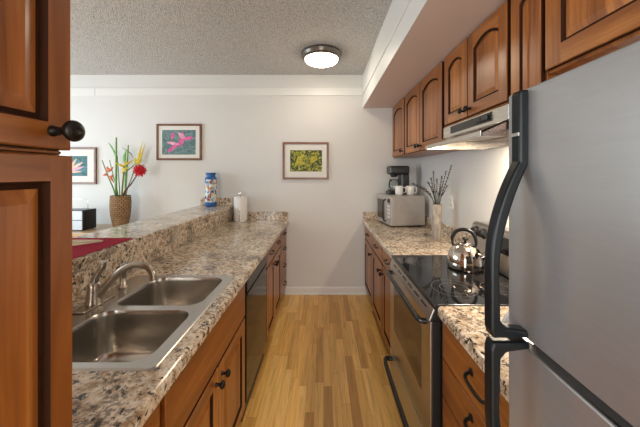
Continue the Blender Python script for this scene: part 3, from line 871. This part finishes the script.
# ------------------------------------------------------------------ things on the left side
px_, py_, pz_ = -.985, 3.37, .9155
ph_ = thing('paper_towel_holder', 'metal paper towel holder with ball finial in the back left corner', 'paper towel holder', (px_, py_, pz_))
b = MB(); b.lathe([(0, 0), (.085, 0), (.085, .006), (.08, .01), (0, .011)], (px_, py_, pz_), 'chrome', 36); b.build('base', ph_)
b = MB(); b.tube([(px_, py_, pz_ + .01), (px_, py_, pz_ + .31)], .007, 'chrome', 12); b.build('post', ph_)
b = MB(); b.lathe([(0, .305), (.012, .307), (.021, .318), (.024, .330), (.021, .344), (.011, .353), (0, .355)], (px_, py_, pz_), 'chrome', 24); b.build('finial', ph_)
b = MB(); b.tube([(px_ + .012, py_ - .076, pz_ + .008), (px_ + .012, py_ - .078, pz_ + .17)], .0045, 'chrome', 10); b.lathe([(0, 0), (.007, .002), (.007, .01), (0, .012)], (px_ + .012, py_ - .078, pz_ + .168), 'chrome', 12); b.build('tension_arm', ph_)
t = NT('paper_towel'); tn = t.n('ShaderNodeTexVoronoi', {'Vector': t.coord(), 'Scale': 90.0}).outputs[0]; t.bump(tn, .25, .002)
M['paper'] = t.p(t.ramp(tn, [(0, (.80, .79, .77)), (1, (.86, .85, .83))]), .9)
b = MB(); b.lathe([(.02, .012), (.068, .012), (.0685, .02), (.0685, .282), (.068, .29), (.02, .29), (.02, .012)], (px_, py_, pz_), 'paper', 44, smooth=False)
b.prism([(px_ + .066, py_ - .012), (px_ + .071, py_ - .012), (px_ + .073, py_ + .045), (px_ + .064, py_ + .03)], 2, pz_ + .014, pz_ + .288, 'paper')
tag(b.build('paper_towel_roll'), 'white paper towel roll on the metal holder', 'paper towel')

# mosaic vase
mx, my, mz = -1.335, 3.38, 1.0958
t = NT('mosaic')
v = t.coord()
vor = t.n('ShaderNodeTexVoronoi', {'Vector': t.mapping(v, (1, 1, .75)), 'Scale': 40.0, 'Randomness': 1.0})
wn = t.n('ShaderNodeSeparateColor', {0: vor.outputs[1]}).outputs[0]
mc = t.ramp(wn, [(0, (.62, .66, .62)), (.30, (.04, .13, .34)), (.42, (.70, .50, .06)), (.54, (.55, .13, .05)), (.64, (.07, .07, .08)), (.72, (.25, .42, .50)), (.82, (.72, .70, .62)), (.93, (.35, .07, .05))], 'CONSTANT')
ed = t.n('ShaderNodeTexVoronoi', {'Vector': t.mapping(v, (1, 1, .75)), 'Scale': 40.0}, feature='DISTANCE_TO_EDGE').outputs[0]
mc = t.mix(t.math('LESS_THAN', ed, .035), mc, (.55, .56, .55))
M['mosaic'] = t.p(mc, .22)
M['blue_glaze'] = plain('blue_glaze', (.025, .12, .36), .2, mottle=.3, scale=40)
prof = [(0, 0), (.058, 0), (.064, .006), (.066, .03), (.068, .05), (.070, .20), (.069, .315), (.064, .333), (.052, .345), (.049, .36), (.056, .378), (.062, .39), (.060, .396), (.050, .392), (.044, .36), (.05, .34), (.055, .3), (.055, .02), (0, .02)]
mats = [None] * (len(prof) - 1)
for i in (0, 1, 2, 3, 6, 7, 8, 9, 10, 11, 12): mats[i] = 'blue_glaze'
b = MB(); b.lathe(prof, (mx, my, mz), 'mosaic', 40, mats=mats)
tag(b.build('mosaic_vase'), 'tall blue vase with multicoloured mosaic pattern at the far end of the bar', 'vase')

# placemat and napkin on the bar
t = NT('red_cloth'); wv = t.n('ShaderNodeTexWave', {'Vector': t.coord(), 'Scale': 60.0, 'Distortion': 1.0}).outputs[1]
t.bump(wv, .35, .003); M['red'] = t.p(t.ramp(wv, [(0, (.48, .006, .035)), (1, (.68, .014, .07))]), .85)
b = MB()
nx, ny = 10, 12
k = b.mi('red'); grid = []
for i in range(nx + 1):
    grid.append([])
    for j in range(ny + 1):
        x = -1.485 + (.37) * i / nx; y = 1.24 + .445 * j / ny
        grid[i].append(b.bm.verts.new((x, y, 1.0985 + .0008 * math.sin(i * 1.3) * math.cos(j * .9))))
for i in range(nx):
    for j in range(ny):
        f = b.bm.faces.new((grid[i][j], grid[i + 1][j], grid[i + 1][j + 1], grid[i][j + 1])); f.material_index = k; f.smooth = True
bmesh.ops.solidify(b.bm, geom=list(b.bm.faces), thickness=.002)
tag(b.build('placemat'), 'dark red woven placemat on the raised bar behind the faucet', 'placemat')
t = NT('beige_linen'); ln = t.noise(t.mapping(t.coord(), (60, 12, 40)), 1.0, 4); t.bump(ln, .2, .003)
M['linen'] = t.p(t.ramp(ln, [(.3, (.46, .33, .21)), (.7, (.62, .50, .36))]), .8)
b = MB()
b.prism([(-1.225, 1.575), (-1.235, 1.60), (-1.30, 1.605), (-1.46, 1.60), (-1.46, 1.45), (-1.36, 1.445), (-1.29, 1.50)], 2, 1.1005, 1.105, 'linen', .0015)
b.prism([(-1.235, 1.578), (-1.25, 1.595), (-1.455, 1.595), (-1.455, 1.53), (-1.31, 1.53)], 2, 1.1052, 1.109, 'linen', .0012)
tag(b.build('napkin'), 'beige folded napkin lying on the red placemat', 'napkin')

# side table against the back wall
TT = .865
M['pale_wood'] = wood('pale_table_wood', (.42, .27, .14), (.52, .36, .20), (.62, .46, .28), 0)
tb = thing('side_table', 'pale wooden side table against the back wall beyond the bar', 'table', (-2.75, 3.22, 0))
b = MB(); b.box(-3.55, -1.95, 2.94, 3.478, TT - .035, TT, 'pale_wood', .005); b.build('table_top', tb)
b = MB(); b.box(-3.50, -2.0, 2.98, 3.0, TT - .12, TT - .036, 'pale_wood', .002).box(-3.50, -2.0, 3.44, 3.46, TT - .12, TT - .036, 'pale_wood', .002); b.build('apron', tb)
for x in (-3.5, -2.0):
    for y in (2.99, 3.45):
        b = MB(); b.box(x - .028, x + .028, y - .024, y + .024, .001, TT - .036, 'pale_wood', .004); b.build('leg', tb)

rd_ = thing('tabletop_radio', 'silver-fronted black radio on the side table, half hidden by the pantry', 'radio', (-2.72, 3.14, TT))
M['silver'] = plain('silver_front', (.55, .60, .66), .35, .3)
b = MB(); b.box(-2.88, -2.575, 3.05, 3.235, TT + .006, TT + .222, 'black', .006); b.build('case', rd_)
b = MB(); b.box(-2.875, -2.58, 3.042, 3.0495, TT + .012, TT + .112, 'silver', .003).box(-2.875, -2.58, 3.042, 3.0495, TT + .118, TT + .214, 'silver', .003); b.build('front_panel', rd_)
b = MB(); b.tube([(-2.86, 3.14, TT + .215), (-2.86, 3.14, TT + .32), (-2.85, 3.14, TT + .335), (-2.605, 3.14, TT + .335), (-2.595, 3.14, TT + .32), (-2.595, 3.14, TT + .215)], .0022, 'chrome', 8); b.build('handle', rd_)  # wire loop, made up for a faint loop showing on the wall
for x in (-2.86, -2.6):
    for y in (3.07, 3.21):
        b = MB(); b.lathe([(0, 0), (.01, 0), (.01, .006), (0, .006)], (x, y, TT + .0005), 'black', 10); b.build('foot', rd_)

# woven vase
bx, by, bz = -2.335, 3.28, TT + .0005
t = NT('woven_seagrass')
s = t.n('ShaderNodeSeparateXYZ', {0: t.coord()})
ang = t.math('MULTIPLY', t.math('ARCTAN2', s.outputs[1], s.outputs[0]), 1 / (2 * PI))
uv = t.n('ShaderNodeCombineXYZ', {0: t.math('MULTIPLY', ang, 18.0), 1: t.math('MULTIPLY', s.outputs[2], 44.0), 2: 0.0}).outputs[0]
br = t.n('ShaderNodeTexBrick', {'Vector': uv, 'Color1': (.36, .22, .105), 'Color2': (.25, .145, .065), 'Mortar': (.055, .028, .012), 'Scale': 1.0, 'Mortar Size': .09, 'Brick Width': 1.0, 'Row Height': 1.0, 'Mortar Smooth': .4})
fb = t.noise(t.mapping(t.coord(), (30, 30, 160)), 1.0, 4)
t.bump(t.math('SUBTRACT', t.math('MULTIPLY', fb, .3), br.outputs[1]), .6, .01)
M['woven'] = t.p(t.mix(.5, br.outputs[0], t.ramp(fb, [(.3, (.5, .45, .4)), (.7, (1.2, 1.15, 1.1))]), 'MULTIPLY'), .8)
prof = [(0, 0), (.066, 0), (.071, .006)]
for i in range(26):
    u = i / 25; base = .060 + .045 * math.sin(PI * (.10 + .55 * u))
    prof.append((base + .0022 * (1 if i % 2 else -1), .012 + .345 * u))
prof += [(.101, .362), (.097, .364), (.092, .355), (.065, .03), (0, .03)]
b = MB(); b.lathe(prof, (bx, by, bz), 'woven', 44)
tag(b.build('woven_vase'), 'brown woven vase of tropical flowers on the side table', 'vase')

# tropical stems, each a thing of its own standing in the woven vase
M['stem_green'] = plain('stem_green', (.10, .23, .035), .45, mottle=.25)
M['leaf_green'] = plain('leaf_green', (.13, .30, .05), .45, mottle=.25)
M['olive'] = plain('olive_stem', (.20, .24, .03), .5, mottle=.2)
M['yellow'] = plain('heliconia_yellow', (.62, .46, .02), .45, mottle=.2)
M['coral'] = plain('heliconia_coral', (.68, .20, .11), .45, mottle=.25)
M['red_bloom'] = plain('ginger_red', (.55, .012, .022), .5, mottle=.3, scale=90)
M['purple'] = plain('purple_stem', (.10, .025, .06), .5, mottle=.2)
def base_pt(a, r=.055): return Vector((bx + r * math.cos(a), by + r * math.sin(a), bz + .04))
def bract(b, p, q, w, m, up=Vector((0, -1, .2))):
    """boat-shaped bract from p to tip q"""
    p, q = Vector(p), Vector(q); d = q - p; side = d.cross(up).normalized() * w; th = d.cross(side).normalized() * w * .55
    b.tube([p, p + d * .3 + th * .4, p + d * .65 + th * .3, q], [w * .45, w, w * .6, w * .06], m, 8, 4, flat=.55)
def blade(b, pts, w, m):
    b.tube(pts, [w * .35, w, w * .9, w * .08], m, 8, 6, flat=.22)
D = 3.28
def stem_path(tip, a, r=.05, bend=0.0):
    tip = Vector(tip)
    dr = Vector((tip.x - bx, tip.y - by, 0)).normalized()
    s0 = Vector((bx, by, bz + .04)) + dr * .04; s1 = Vector((bx, by, bz + .372)) + dr * .052
    return [s0, s1, s1.lerp(tip, .5), tip]
def stem(name, label, tip, a, r0, m, bend=0.0, group=None):
    o = thing(name, label, 'flower stem', (bx, by, bz + .03), 0, group)
    b = MB(); b.tube(stem_path(tip, a, .05, bend), [r0, r0, r0 * .9, r0 * .6], m, 8, 6); b.build('stem', o)
    return o
stem('flower_stem', 'tallest thick green stem, straight upright in the woven vase', at(116.3, 137.5, D), 1.9, .0125, 'leaf_green')
o = stem('flower_stem', 'green stem bearing a long narrow blade that points up left, woven vase', at(117.5, 156, D + .13), 2.6, .0055, 'stem_green')
b = MB(); blade(b, [at(118, 166, D + .13), at(115.5, 155, D + .13), at(111.5, 147, D + .13), at(108, 142, D + .13)], .011, 'leaf_green'); b.build('leaf', o)
o = stem('flower_stem', 'coral heliconia with pointed bracts at the left of the woven vase', at(102, 160, D - .12), 3.4, .007, 'stem_green')
b = MB()
for p, q in (((107.5, 172), (113.5, 166.5)), ((107, 174), (102.5, 175.5)), ((109, 176), (114, 183)), ((107.5, 171), (107, 166)), ((110, 178), (113, 174))):
    bract(b, at(*p, D - .12), at(*q, D - .12), .025, 'coral')
b.build('bloom', o)
stem('flower_stem', 'thin bare green stem beside the coral heliconia', at(109.5, 160, D + .08), 3.0, .006, 'stem_green')
o = stem('flower_stem', 'yellow heliconia with spread bracts in the middle of the woven vase', at(124, 166, D - .12), 4.6, .0075, 'olive')
b = MB()
for p, q in (((123.5, 167), (114.5, 162)), ((124, 165.5), (134, 159.5)), ((124, 168), (122, 173.5)), ((124, 170), (129, 166.5)), ((123.5, 166), (126, 160))):
    bract(b, at(*p, D - .12), at(*q, D - .12), .022, 'yellow')
b.build('bloom', o)
o = stem('flower_stem', 'green stem with a broad bud sheath right of the tallest stem', at(128.3, 145, D + .08), 1.2, .011, 'leaf_green')
b = MB(); blade(b, [at(125, 168, D + .08), at(124.5, 160, D + .08), at(124.5, 156, D + .08), at(126.5, 150, D + .08)], .02, 'leaf_green'); b.build('leaf', o)
o = stem('flower_stem', 'arching dark green leaf curving over to the right, woven vase', at(125.5, 152, D + .155), .8, .007, 'stem_green')
b = MB(); blade(b, [at(122, 147.5, D + .155), at(127, 150.5, D + .155), at(131, 154, D + .155), at(133.5, 158.5, D + .155)], .014, 'stem_green'); b.build('leaf', o)
o = stem('flower_stem', 'long green leaf stem slanting toward the yellow bloom on the right', at(125, 172, D + 0.0), .3, .0055, 'leaf_green')
b = MB(); blade(b, [at(124, 175, D + 0.0), at(128, 170, D + 0.0), at(132, 167, D + 0.0), at(136.5, 162, D + 0.0)], .016, 'leaf_green'); b.build('leaf', o)
o = stem('flower_stem', 'yellow bloom with two long upright spikes above the red ginger', at(136.5, 163, D + .06), .1, .007, 'olive')
b = MB()
for p, q in (((137, 162), (142.7, 141)), ((139, 161), (145.5, 143)), ((136, 163), (134.5, 157.5)), ((138, 164), (142, 158)), ((137, 165), (139, 158))):
    bract(b, at(*p, D + .06), at(*q, D + .06), .0135 if q[1] < 150 else .022, 'yellow')
b.build('bloom', o)
o = stem('flower_stem', 'red ginger flower on a purple stem, rightmost in the woven vase', at(138.5, 173, D - .11), 6.0, .009, 'purple', bend=-.02)
b = MB(); ctr = at(140, 170, D - .11)
rnd = random.Random(3)
for i in range(60):
    z = 1 - 2 * (i + .5) / 60; an = i * 2.39996
    dr = Vector((math.sqrt(1 - z * z) * math.cos(an), math.sqrt(1 - z * z) * math.sin(an), z))
    bract(b, ctr + dr * .02, ctr + dr * rnd.uniform(.065, .085) + Vector((0, 0, -.004)), .016, 'red_bloom', Vector((.3, .2, 1)))
b.build('bloom', o)

# ------------------------------------------------------------------ pictures on the back wall
M['frame_wood'] = wood('picture_frame_wood', (.10, .038, .018), (.16, .06, .026), (.22, .09, .04), 0)
M['frame_red'] = wood('picture_frame_reddish', (.11, .03, .012), (.18, .05, .018), (.25, .08, .03), 0)
M['mat_board'] = plain('mat_board', (.72, .71, .67), .8, mottle=.02)
def art_mat(name, stops, scale, dist=1.0):
    t = NT(name); n = t.noise(t.coord(), scale, 5, .6, dist); return t.p(t.ramp(n, stops), .6)
M['art_teal'] = art_mat('print_teal', [(.3, (.04, .09, .11)), (.5, (.10, .19, .20)), (.68, (.24, .34, .33))], 22)
M['art_blue'] = art_mat('print_bluegreen', [(.3, (.015, .05, .05)), (.5, (.04, .15, .17)), (.68, (.10, .28, .33))], 14)
M['art_green'] = art_mat('print_yellowgreen', [(.34, (.008, .012, .004)), (.46, (.03, .05, .012)), (.52, (.20, .22, .02)), (.58, (.50, .45, .04)), (.68, (.26, .32, .14))], 22, 1.6)
M['art_pink'] = plain('print_pink', (.62, .10, .30), .6, mottle=.35, scale=25)
M['art_pale'] = plain('print_pale_pink', (.75, .35, .48), .6, mottle=.25, scale=25)
M['art_peach'] = plain('print_peach', (.75, .45, .34), .6, mottle=.25, scale=25)
M['art_gold'] = plain('print_gold', (.42, .36, .03), .6, mottle=.6, scale=40)
def picture(label, x0, x1, z0, z1, ax0, ax1, az0, az1, fr_m, bg, petals, fw=.024):
    yb = YB - .001
    o = thing('framed_picture', label, 'picture', ((x0 + x1) / 2, yb, z0), 0, 'framed flower prints on the back wall')
    b = MB()
    for a, c_, d_, e_ in ((x0, x1, z0, z0 + fw), (x0, x1, z1 - fw, z1), (x0, x0 + fw, z0 + fw, z1 - fw), (x1 - fw, x1, z0 + fw, z1 - fw)):
        b.box(a, c_, yb - .024, yb, d_, e_, fr_m, .003)
    b.build('frame', o)
    b = MB(); b.box(x0 + fw - .002, x1 - fw + .002, yb - .012, yb - .003, z0 + fw - .002, z1 - fw + .002, 'mat_board'); b.build('mat', o)
    b = MB(); b.box(ax0, ax1, yb - .0128, yb - .0121, az0, az1, bg)
    for i, (pts, m) in enumerate(petals):
        b.face([(ax0 + (ax1 - ax0) * u, yb - .0131 - i * .00008, az0 + (az1 - az0) * v) for u, v in pts], m)
    b.build('print', o)
    return o
def petal(u0, v0, u1, v1, w, asp=1.36):
    """leaf outline from (u0,v0) to (u1,v1) in print units"""
    dx, dy = (u1 - u0) * asp, (v1 - v0); L = math.hypot(dx, dy); nx_, ny_ = -dy / L, dx / L
    out = []
    for k in range(9):
        s = k / 8; h = w * math.sin(PI * s) ** .8
        out.append((u0 + (u1 - u0) * s + nx_ * h / asp, v0 + (v1 - v0) * s + ny_ * h))
    for k in range(7, 0, -1):
        s = k / 8; h = w * math.sin(PI * s) ** .8
        out.append((u0 + (u1 - u0) * s - nx_ * h / asp, v0 + (v1 - v0) * s - ny_ * h))
    return out
def wx(px): return (px - 323.5) / F * 3.49
def wz(py): return EYE - (py - 174) / F * 3.49
picture('yellow and green leaf print in a reddish frame, above the aisle end', wx(282.7), wx(328.6), wz(179.4), wz(142.2), wx(290.2), wx(322), wz(171.5), wz(150.2), 'frame_red', 'art_green',
        [(petal(.12, .2, .45, .85, .09), 'art_gold'), (petal(.5, .3, .2, .6, .07), 'art_gold'), (petal(.62, .35, .85, .75, .10), 'art_gold'), (petal(.5, .15, .58, .8, .04), M['olive'])])
picture('pink flower print on teal above the bar, between woven and mosaic vases', wx(156.8), wx(201.8), wz(160.2), wz(124), wx(162.3), wx(195.8), wz(154.6), wz(130), 'frame_wood', 'art_teal',
        [(petal(.15, .15, .62, .55, .07), 'art_pink'), (petal(.12, .5, .5, .42, .06), 'art_pale'), (petal(.55, .3, .62, .95, .10), 'art_pink'), (petal(.48, .9, .70, .6, .09), 'art_pale'), (petal(.6, .62, .95, .70, .07), 'art_pink'), (petal(.28, .6, .34, .92, .07), 'art_pink'), (petal(.18, .08, .4, .36, .06), 'art_pink')])
picture('peach flower print on blue-green, leftmost picture beside the pantry', wx(51.5), wx(96.6), wz(184.2), wz(147.3), wx(60.5), wx(87.5), wz(176), wz(156), 'frame_wood', 'art_blue',
        [(petal(.25, .15, .62, .9, .07), 'art_peach'), (petal(.3, .25, .85, .7, .07), 'art_peach'), (petal(.28, .2, .9, .48, .06), 'art_pale'), (petal(.15, .1, .5, .6, .06), 'art_peach'), (petal(.3, .2, .8, .22, .05), 'art_peach')])
